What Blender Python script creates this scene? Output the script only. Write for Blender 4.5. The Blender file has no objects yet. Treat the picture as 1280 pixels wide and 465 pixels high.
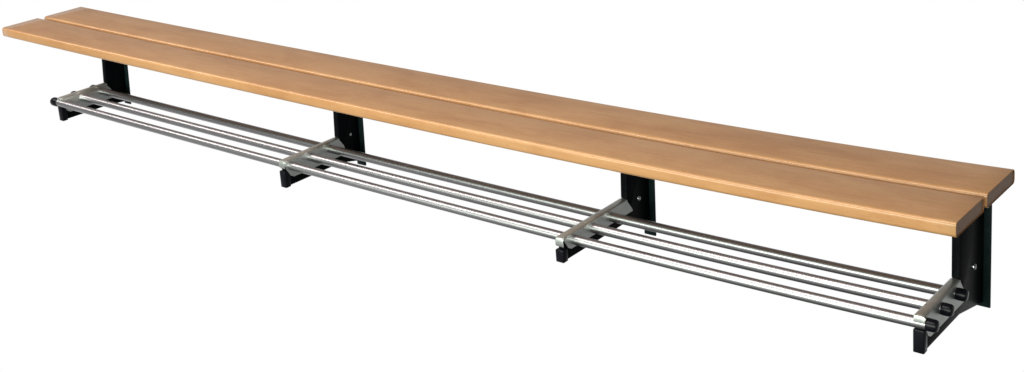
import bpy, bmesh, math, random
from mathutils import Vector, Matrix

S = bpy.context.scene
C = S.collection

# ------------------------------------------------------------------ camera
CAM = (3.92804, -2.13949, 0.99707)
YAW, PIT, ROL, FPX = 0.69874, -0.24169, -0.07389, 1677.945
cd = bpy.data.cameras.new("camera")
cam = bpy.data.objects.new("camera", cd); C.objects.link(cam)
fw = Vector((-math.sin(YAW)*math.cos(PIT), math.cos(YAW)*math.cos(PIT), math.sin(PIT)))
rt = fw.cross(Vector((0, 0, 1))).normalized(); up = rt.cross(fw)
r2 = rt*math.cos(ROL) + up*math.sin(ROL); u2 = -rt*math.sin(ROL) + up*math.cos(ROL)
cam.matrix_world = Matrix(((r2.x, u2.x, -fw.x, CAM[0]), (r2.y, u2.y, -fw.y, CAM[1]), (r2.z, u2.z, -fw.z, CAM[2]), (0, 0, 0, 1)))
cd.sensor_width = 36; cd.lens = 36*FPX/1280
cd.shift_y = -0.1834
cd.clip_start = 0.05; cd.clip_end = 200
S.camera = cam

# ------------------------------------------------------------------ world: white surround, dimmed in unseen directions to shape light and reflections
W = bpy.data.worlds.new("World"); S.world = W; W.use_nodes = True
nt = W.node_tree; N = nt.nodes; L = nt.links
bg = N["Background"]
tc = N.new("ShaderNodeTexCoord"); sp = N.new("ShaderNodeSeparateXYZ"); L.new(tc.outputs["Generated"], sp.inputs[0])
rz = N.new("ShaderNodeMapRange"); rz.interpolation_type = 'SMOOTHSTEP'
rz.inputs["From Min"].default_value = -0.82; rz.inputs["From Max"].default_value = -0.62
rz.inputs["To Min"].default_value = 0.10; rz.inputs["To Max"].default_value = 1.0
L.new(sp.outputs["Z"], rz.inputs["Value"])
ry = N.new("ShaderNodeMapRange"); ry.interpolation_type = 'SMOOTHSTEP'
ry.inputs["From Min"].default_value = -0.35; ry.inputs["From Max"].default_value = 0.0
ry.inputs["To Min"].default_value = 0.30; ry.inputs["To Max"].default_value = 1.0
L.new(sp.outputs["Y"], ry.inputs["Value"])
rx = N.new("ShaderNodeMapRange"); rx.interpolation_type = 'SMOOTHSTEP'
rx.inputs["From Min"].default_value = 0.08; rx.inputs["From Max"].default_value = 0.38
rx.inputs["To Min"].default_value = 1.0; rx.inputs["To Max"].default_value = 0.18
L.new(sp.outputs["X"], rx.inputs["Value"])
rt_ = N.new("ShaderNodeMapRange"); rt_.interpolation_type = 'SMOOTHSTEP'   # upper directions dimmed out of view, to darken upward reflections
rt_.inputs["From Min"].default_value = -0.04; rt_.inputs["From Max"].default_value = 0.14
rt_.inputs["To Min"].default_value = 1.0; rt_.inputs["To Max"].default_value = 0.28
L.new(sp.outputs["Z"], rt_.inputs["Value"])
m1 = N.new("ShaderNodeMath"); m1.operation = 'MULTIPLY'
L.new(rz.outputs[0], m1.inputs[0]); L.new(rt_.outputs[0], m1.inputs[1])
m0 = N.new("ShaderNodeMath"); m0.operation = 'MULTIPLY'
L.new(m1.outputs[0], m0.inputs[0]); L.new(rx.outputs[0], m0.inputs[1])
mu = N.new("ShaderNodeMath"); mu.operation = 'MULTIPLY'
L.new(m0.outputs[0], mu.inputs[0]); L.new(ry.outputs[0], mu.inputs[1])
L.new(mu.outputs[0], bg.inputs["Strength"])
bg.inputs["Color"].default_value = (1, 1, 1, 1)

S.view_settings.view_transform = 'Standard'; S.view_settings.look = 'None'
S.view_settings.exposure = 0.0; S.view_settings.gamma = 1

def lamp(name, loc, aim, size, size_y, power, col):
    d = bpy.data.lights.new(name, 'AREA'); d.shape = 'RECTANGLE'; d.size = size; d.size_y = size_y
    d.energy = power; d.color = col
    o = bpy.data.objects.new(name, d); C.objects.link(o); o.location = loc
    o.rotation_euler = (Vector(aim)-Vector(loc)).to_track_quat('-Z', 'Y').to_euler()
    return o
lamp("softbox_top", (-0.2, -1.2, 2.3), (-0.2, 0.1, 0), 7.2, 0.7, 135, (1, 0.95, 0.91))
lamp("softbox_front", (2.2, -4.0, 0.9), (1.8, 0, -0.1), 6.2, 1.8, 270, (0.91, 1.0, 0.88))

# ------------------------------------------------------------------ sizes (metres); x along the bench, y to the wall, z up, seat top at 0
LEN = 3.1029; W1 = 0.1350; GAP = 0.0145; W2 = 0.1455; TH = 0.030
ZT = -0.200; YT = (-0.0118, 0.0583, 0.1280); RT = 0.0108
A1, A2, A3 = -0.0151, -0.0065, -0.0047
def sag(x):                                     # the long boards hang a little between their brackets
    s = x/LEN*2-1; k = 1-s*s
    return k*(A1 + A2*s + A3*s*s) + 0.0008*(x-LEN)

# ------------------------------------------------------------------ materials
def mat(name):
    m = bpy.data.materials.new(name); m.use_nodes = True
    return m, m.node_tree.nodes, m.node_tree.links, m.node_tree.nodes["Principled BSDF"]
def ramp(N, stops):
    r = N.new("ShaderNodeValToRGB"); e = r.color_ramp.elements
    e[0].position, e[0].color = stops[0][0], (*stops[0][1], 1)
    e[1].position, e[1].color = stops[-1][0], (*stops[-1][1], 1)
    for p, c in stops[1:-1]:
        k = e.new(p); k.color = (*c, 1)
    return r
def noise(N, L, src, scale, detail=4, rough=.55, dist=0):
    mp = N.new("ShaderNodeMapping"); mp.inputs["Scale"].default_value = scale
    L.new(src, mp.inputs[0])
    n = N.new("ShaderNodeTexNoise"); n.inputs["Scale"].default_value = 1; n.inputs["Detail"].default_value = detail
    n.inputs["Roughness"].default_value = rough; n.inputs["Distortion"].default_value = dist
    L.new(mp.outputs[0], n.inputs["Vector"]); return n
def mix(N, L, mode, fac, a, b):
    m = N.new("ShaderNodeMix"); m.data_type = 'RGBA'; m.blend_type = mode
    if isinstance(fac, (int, float)): m.inputs["Factor"].default_value = fac
    else: L.new(fac, m.inputs["Factor"])
    for s, v in ((6, a), (7, b)):
        if isinstance(v, tuple): m.inputs[s].default_value = (*v, 1)
        else: L.new(v, m.inputs[s])
    return m.outputs[2]
def wood(name, off, end=False):
    m, N, L, B = mat(name)
    tc = N.new("ShaderNodeTexCoord")
    mp = N.new("ShaderNodeMapping"); mp.inputs["Location"].default_value = off; L.new(tc.outputs["Object"], mp.inputs[0])
    P = mp.outputs[0]
    # broad colour drift, stave by stave grain and the short darker flecks of beech
    n1 = noise(N, L, P, (1.6, 7, 7), 5, .6, .6)
    r1 = ramp(N, [(.30, (.43, .206, .080)), (.5, (.505, .257, .107)), (.72, (.55, .298, .132))]); L.new(n1.outputs[0], r1.inputs[0])
    n2 = noise(N, L, P, (5, 160, 160), 4, .6, .3)
    r2 = ramp(N, [(.3, (.80, .78, .74)), (.7, (1.10, 1.10, 1.10))]); L.new(n2.outputs[0], r2.inputs[0])
    c = mix(N, L, 'MULTIPLY', .4, r1.outputs[0], r2.outputs[0])
    n3 = noise(N, L, P, (75, 520, 520), 2, .5)
    r3 = ramp(N, [(.30, (.66, .58, .50)), (.42, (1, 1, 1))]); L.new(n3.outputs[0], r3.inputs[0])
    c = mix(N, L, 'MULTIPLY', .45, c, r3.outputs[0])
    n5 = noise(N, L, P, (7, 16, 16) if not end else (20, 60, 240), 3, .55, .8)                   # soft cloudy patches
    r5 = ramp(N, [(.34, (.88, .80, .72)), (.58, (1.03, 1.04, 1.05))]); L.new(n5.outputs[0], r5.inputs[0])
    c = mix(N, L, 'MULTIPLY', .55, c, r5.outputs[0])
    if end: c = mix(N, L, 'MULTIPLY', 1, c, (.66, .60, .54))        # open end grain is darker than the face
    L.new(c, B.inputs["Base Color"])
    B.inputs["Specular IOR Level"].default_value = .32
    n4 = noise(N, L, P, (9, 40, 40), 4, .6)
    rr = N.new("ShaderNodeMapRange"); rr.inputs["To Min"].default_value = .30; rr.inputs["To Max"].default_value = .50
    L.new(n4.outputs[0], rr.inputs["Value"]); L.new(rr.outputs[0], B.inputs["Roughness"])
    B.inputs["Coat Weight"].default_value = .65 if not end else .15; B.inputs["Coat Roughness"].default_value = .12
    bp = N.new("ShaderNodeBump"); bp.inputs["Strength"].default_value = .12; bp.inputs["Distance"].default_value = .001
    L.new(n2.outputs[0], bp.inputs["Height"]); L.new(bp.outputs[0], B.inputs["Normal"])
    return m
def metal(name, col, rough, streak):
    m, N, L, B = mat(name)
    tc = N.new("ShaderNodeTexCoord")
    n = noise(N, L, tc.outputs["Object"], streak, 4, .6)
    r = N.new("ShaderNodeMapRange"); r.inputs["To Min"].default_value = rough*.85; r.inputs["To Max"].default_value = rough*1.15
    L.new(n.outputs[0], r.inputs["Value"]); L.new(r.outputs[0], B.inputs["Roughness"])
    n2 = noise(N, L, tc.outputs["Object"], (3, 30, 30), 4, .6)
    k = ramp(N, [(.3, tuple(c*.86 for c in col)), (.7, col)]); L.new(n2.outputs[0], k.inputs[0])
    L.new(k.outputs[0], B.inputs["Base Color"])
    B.inputs["Metallic"].default_value = 1
    return m
def black(name, col, rough, spec=.08):
    m, N, L, B = mat(name)
    tc = N.new("ShaderNodeTexCoord")
    n = noise(N, L, tc.outputs["Object"], (60, 60, 60), 5, .6)
    k = ramp(N, [(.3, tuple(c*.8 for c in col)), (.7, tuple(c*1.3 for c in col))]); L.new(n.outputs[0], k.inputs[0])
    L.new(k.outputs[0], B.inputs["Base Color"]); B.inputs["Roughness"].default_value = rough
    B.inputs["Specular IOR Level"].default_value = spec
    n3 = noise(N, L, tc.outputs["Object"], (900, 900, 900), 2, .5)
    bp = N.new("ShaderNodeBump"); bp.inputs["Strength"].default_value = .15; bp.inputs["Distance"].default_value = .0004
    L.new(n3.outputs[0], bp.inputs["Height"]); L.new(bp.outputs[0], B.inputs["Normal"])
    return m
M_front = wood("beech_front", (0, 0, 0)); M_rear = wood("beech_rear", (3.7, .45, .2))
M_end = wood("beech_end_grain", (1.1, .7, .9), True)
M_tube = metal("polished_steel", (.50, .49, .51), .37, (2, 12, 12))
M_cover = metal("satin_steel", (.84, .87, .84), .42, (90, 6, 40))
M_screw = metal("zinc_screw", (.8, .8, .82), .18, (50, 50, 50))
M_black = black("black_enamel", (.0018, .0024, .0032), .40, .06)
M_flange = black("dark_teal_enamel", (.006, .014, .015), .40, .12)
M_cap = black("black_plastic", (.004, .004, .007), .28, .2)

# ------------------------------------------------------------------ mesh helpers
def link(name, bm, m, parent, smooth=True):
    me = bpy.data.meshes.new(name); bmesh.ops.recalc_face_normals(bm, faces=bm.faces[:]); bm.to_mesh(me); bm.free()
    me.materials.append(m)
    if smooth:
        for f in me.polygons: f.use_smooth = True
        me.set_sharp_from_angle(angle=math.radians(42))
    o = bpy.data.objects.new(name, me); C.objects.link(o); o.parent = parent
    return o
def bridge(bm, rings, cap=True):
    vs = [[bm.verts.new(p) for p in r] for r in rings]; n = len(vs[0])
    for a, b in zip(vs, vs[1:]):
        for i in range(n): bm.faces.new((a[i], a[(i+1) % n], b[(i+1) % n], b[i]))
    if cap: bm.faces.new(vs[0]); bm.faces.new(vs[-1][::-1])
def rrect(y0, y1, z0, z1, r, n=6):
    pts = []
    for cy, cz, a0 in ((y1-r, z1-r, 0), (y0+r, z1-r, 90), (y0+r, z0+r, 180), (y1-r, z0+r, 270)):
        for k in range(n+1):
            a = math.radians(a0+90*k/n); pts.append((cy+r*math.cos(a), cz+r*math.sin(a)))
    return pts
def slat(name, y0, y1, x0, x1, m, parent, r=.0078, re=.0014):
    bm = bmesh.new(); rings = []
    def ring(x, ins):
        rings.append([(x, y, z+sag(x)) for y, z in rrect(y0+ins, y1-ins, -TH+ins, -ins, r)])
    for k in range(4):
        a = math.pi/2*k/4; ring(x0+re*(1-math.sin(a)), re*(1-math.cos(a)))
    for k in range(0, 65): ring(x0+re+(x1-x0-2*re)*k/64, 0)
    for k in range(3, -1, -1):
        a = math.pi/2*k/4; ring(x1-re*(1-math.sin(a)), re*(1-math.cos(a)))
    bridge(bm, rings); o = link(name, bm, m, parent)
    o.data.materials.append(M_end)
    for f in o.data.polygons:
        if len(f.vertices) > 4: f.material_index = 1; f.use_smooth = False
    return o
def extrude_poly(bm, pts, x0, x1, bev=0, seg=2):
    """polygon in the yz plane extruded along x, with all its edges rounded"""
    b = bmesh.new()
    bridge(b, [[(x0, y, z) for y, z in pts], [(x1, y, z) for y, z in pts]])
    bmesh.ops.recalc_face_normals(b, faces=b.faces[:])
    if bev: bmesh.ops.bevel(b, geom=b.edges[:], offset=bev, segments=seg, affect='EDGES', profile=.5)
    me = bpy.data.meshes.new("t"); b.to_mesh(me); b.free(); bm.from_mesh(me); bpy.data.meshes.remove(me)
def box(bm, x0, x1, y0, y1, z0, z1, bev=0, seg=2):
    extrude_poly(bm, [(y0, z0), (y1, z0), (y1, z1), (y0, z1)], x0, x1, bev, seg)
def lathe_x(bm, prof, y, z, n=28):
    bridge(bm, [[(x, y+r*math.cos(2*math.pi*k/n), z+r*math.sin(2*math.pi*k/n)) for k in range(n)] for x, r in prof])

# ------------------------------------------------------------------ the bench
bench = bpy.data.objects.new("wall_bench", None); C.objects.link(bench)
bench.location = (0, 0, 0)
bench["label"] = "long beech slat wall bench with three steel shoe rails on four black brackets beneath"
bench["category"] = "bench"

slat("seat_slat", 0, W1, 0, LEN, M_front, bench)
slat("seat_slat", W1+GAP, W1+GAP+W2, 0.004, LEN, M_rear, bench)

# brackets: x of the arm's middle, front of the arm, front of the upright, back, bottom of the arm, bottom of the wall flange, lean, bottom rear corner of the upright
BR = [(.298, -.013, .150, .216, -.253, -.270, .12, -.260), (1.342, -.030, .163, .236, -.252, -.284, .07, -.270),
      (2.257, -.050, .192, .280, -.236, -.304, .04, -.284), (3.045, -.018, .150, .272, -.253, -.291, 0, -.281)]
AW = .0084                                                           # half width of arm and upright
for i, (bx, yf, yp, yr, zb, zf, lean, zr) in enumerate(BR):
    def put(name, bm, m, parent):
        for v in bm.verts:
            if v.co.z > -.187: v.co.x += lean*(v.co.z+.187)         # the uprights lean a little
            v.co.z += sag(bx)
        return link(name, bm, m, parent)
    zt_ = -.186
    bm = bmesh.new()
    extrude_poly(bm, [(yp, -.036), (yr, -.036), (yr, zr), (yp, zb), (yf+.004, zb), (yf+.004, zt_-.006), (yp+.012, zt_-.006), (yp, zt_+.006)], bx-AW, bx+AW, .0015)
    br = put("support_bracket", bm, M_black, bench)
    bm = bmesh.new(); box(bm, bx-.020, bx+.020, .030, yr, -.0355, -.0302, .001)
    put("seat_plate", bm, M_black, br)
    bm = bmesh.new(); box(bm, bx-AW-.001, bx+.022, yr+.0005, yr+.0055, zf, -.031, .0012)
    put("wall_flange", bm, M_flange, br)
    # satin steel saddle over the arm that carries the rails: two cheeks and a rounded top folded down at the front
    bm = bmesh.new()
    sw = AW+.002; y0 = yf-.001; zs = zb+.020
    for sx in (-1, 1):
        xa, xb = sorted((bx+sx*sw, bx+sx*(sw-.0018)))
        extrude_poly(bm, [(y0+.002, zt_+.001), (yp-.001, zt_+.001), (yp+.016, zt_-.022), (yp+.020, zs), (y0+.026, zs), (y0+.015, zs+.006), (y0+.005, zs+.022), (y0, zs+.036)], xa, xb, .0004, 1)
    prof = []
    for k in range(9):
        a = math.pi*k/8; prof.append((-sw*math.cos(a), math.sin(a)))
    rings = []
    for yy, zz in ((y0-.0025, zt_-.014), (y0-.0030, zt_-.004), (y0-.0015, zt_+.001), (y0+.003, zt_+.003), (yp-.0005, zt_+.003)):
        rings.append([(bx+px, yy, zz+.0025*pz) for px, pz in prof] + [(bx+px*.95, yy+(.002 if zz < zt_ else 0), zz-.003) for px, pz in ((sw, 0), (-sw, 0))])
    bridge(bm, rings)
    put("rail_saddle", bm, M_cover, br)
    bm = bmesh.new(); box(bm, bx-AW-.003, bx+AW+.0015, yf-.005, yf+.012, zb-.003, zt_-.024, .002)
    put("foot_cap", bm, M_cap, br)
    bm = bmesh.new()
    lathe_x(bm, [(bx+AW-.001, .0066), (bx+AW+.0014, .0066), (bx+AW+.0030, .0052), (bx+AW+.0040, .0024)], (.186, .205, .240, .222)[i], (-.187, -.184, -.196, -.184)[i], 20)
    put("screw", bm, M_screw, br)

# rails: three in every bay between two brackets
for b in range(3):
    for j, y in enumerate(YT):
        xa, xb = BR[b][0], BR[b+1][0]
        if b == 0: xa -= .016
        if b == 2: xb += .016
        bm = bmesh.new(); n = 28; K = 24; rings = []
        for k in range(K+1):
            x = xa+.0005+(xb-xa-.001)*k/K
            rings.append([(x, y+RT*math.cos(2*math.pi*q/n), ZT+sag(x)+RT*math.sin(2*math.pi*q/n)) for q in range(n)])
        bridge(bm, rings)
        rail = link("rail", bm, M_tube, bench)
        if b == 0:
            bm = bmesh.new(); z = ZT+sag(xa)
            lathe_x(bm, [(xa+.004, .0128), (xa-.004, .0138), (xa-.020, .0135), (xa-.025, .0115), (xa-.026, .006)], y, z, 24)
            link("end_cap", bm, M_cap, rail)
        if b == 0 and j < 2:                                        # a black bush shows where the first rails meet the second bracket
            bm = bmesh.new(); xc = xb-AW-.003; z = ZT+sag(xb)
            lathe_x(bm, [(xc-.0065, .0100), (xc-.006, .0122), (xc, .0128), (xc+.002, .0128)], y, z, 24)
            link("rail_bush", bm, M_cap, rail)
        if b == 2:
            bm = bmesh.new(); z = ZT+sag(xb)
            lathe_x(bm, [(xb-.005, .0116), (xb-.001, .0120), (xb+.011, .0116), (xb+.0145, .0098), (xb+.0155, .006)], y, z, 24)
            link("end_cap", bm, M_cap, rail)

S.cycles.use_adaptive_sampling = False
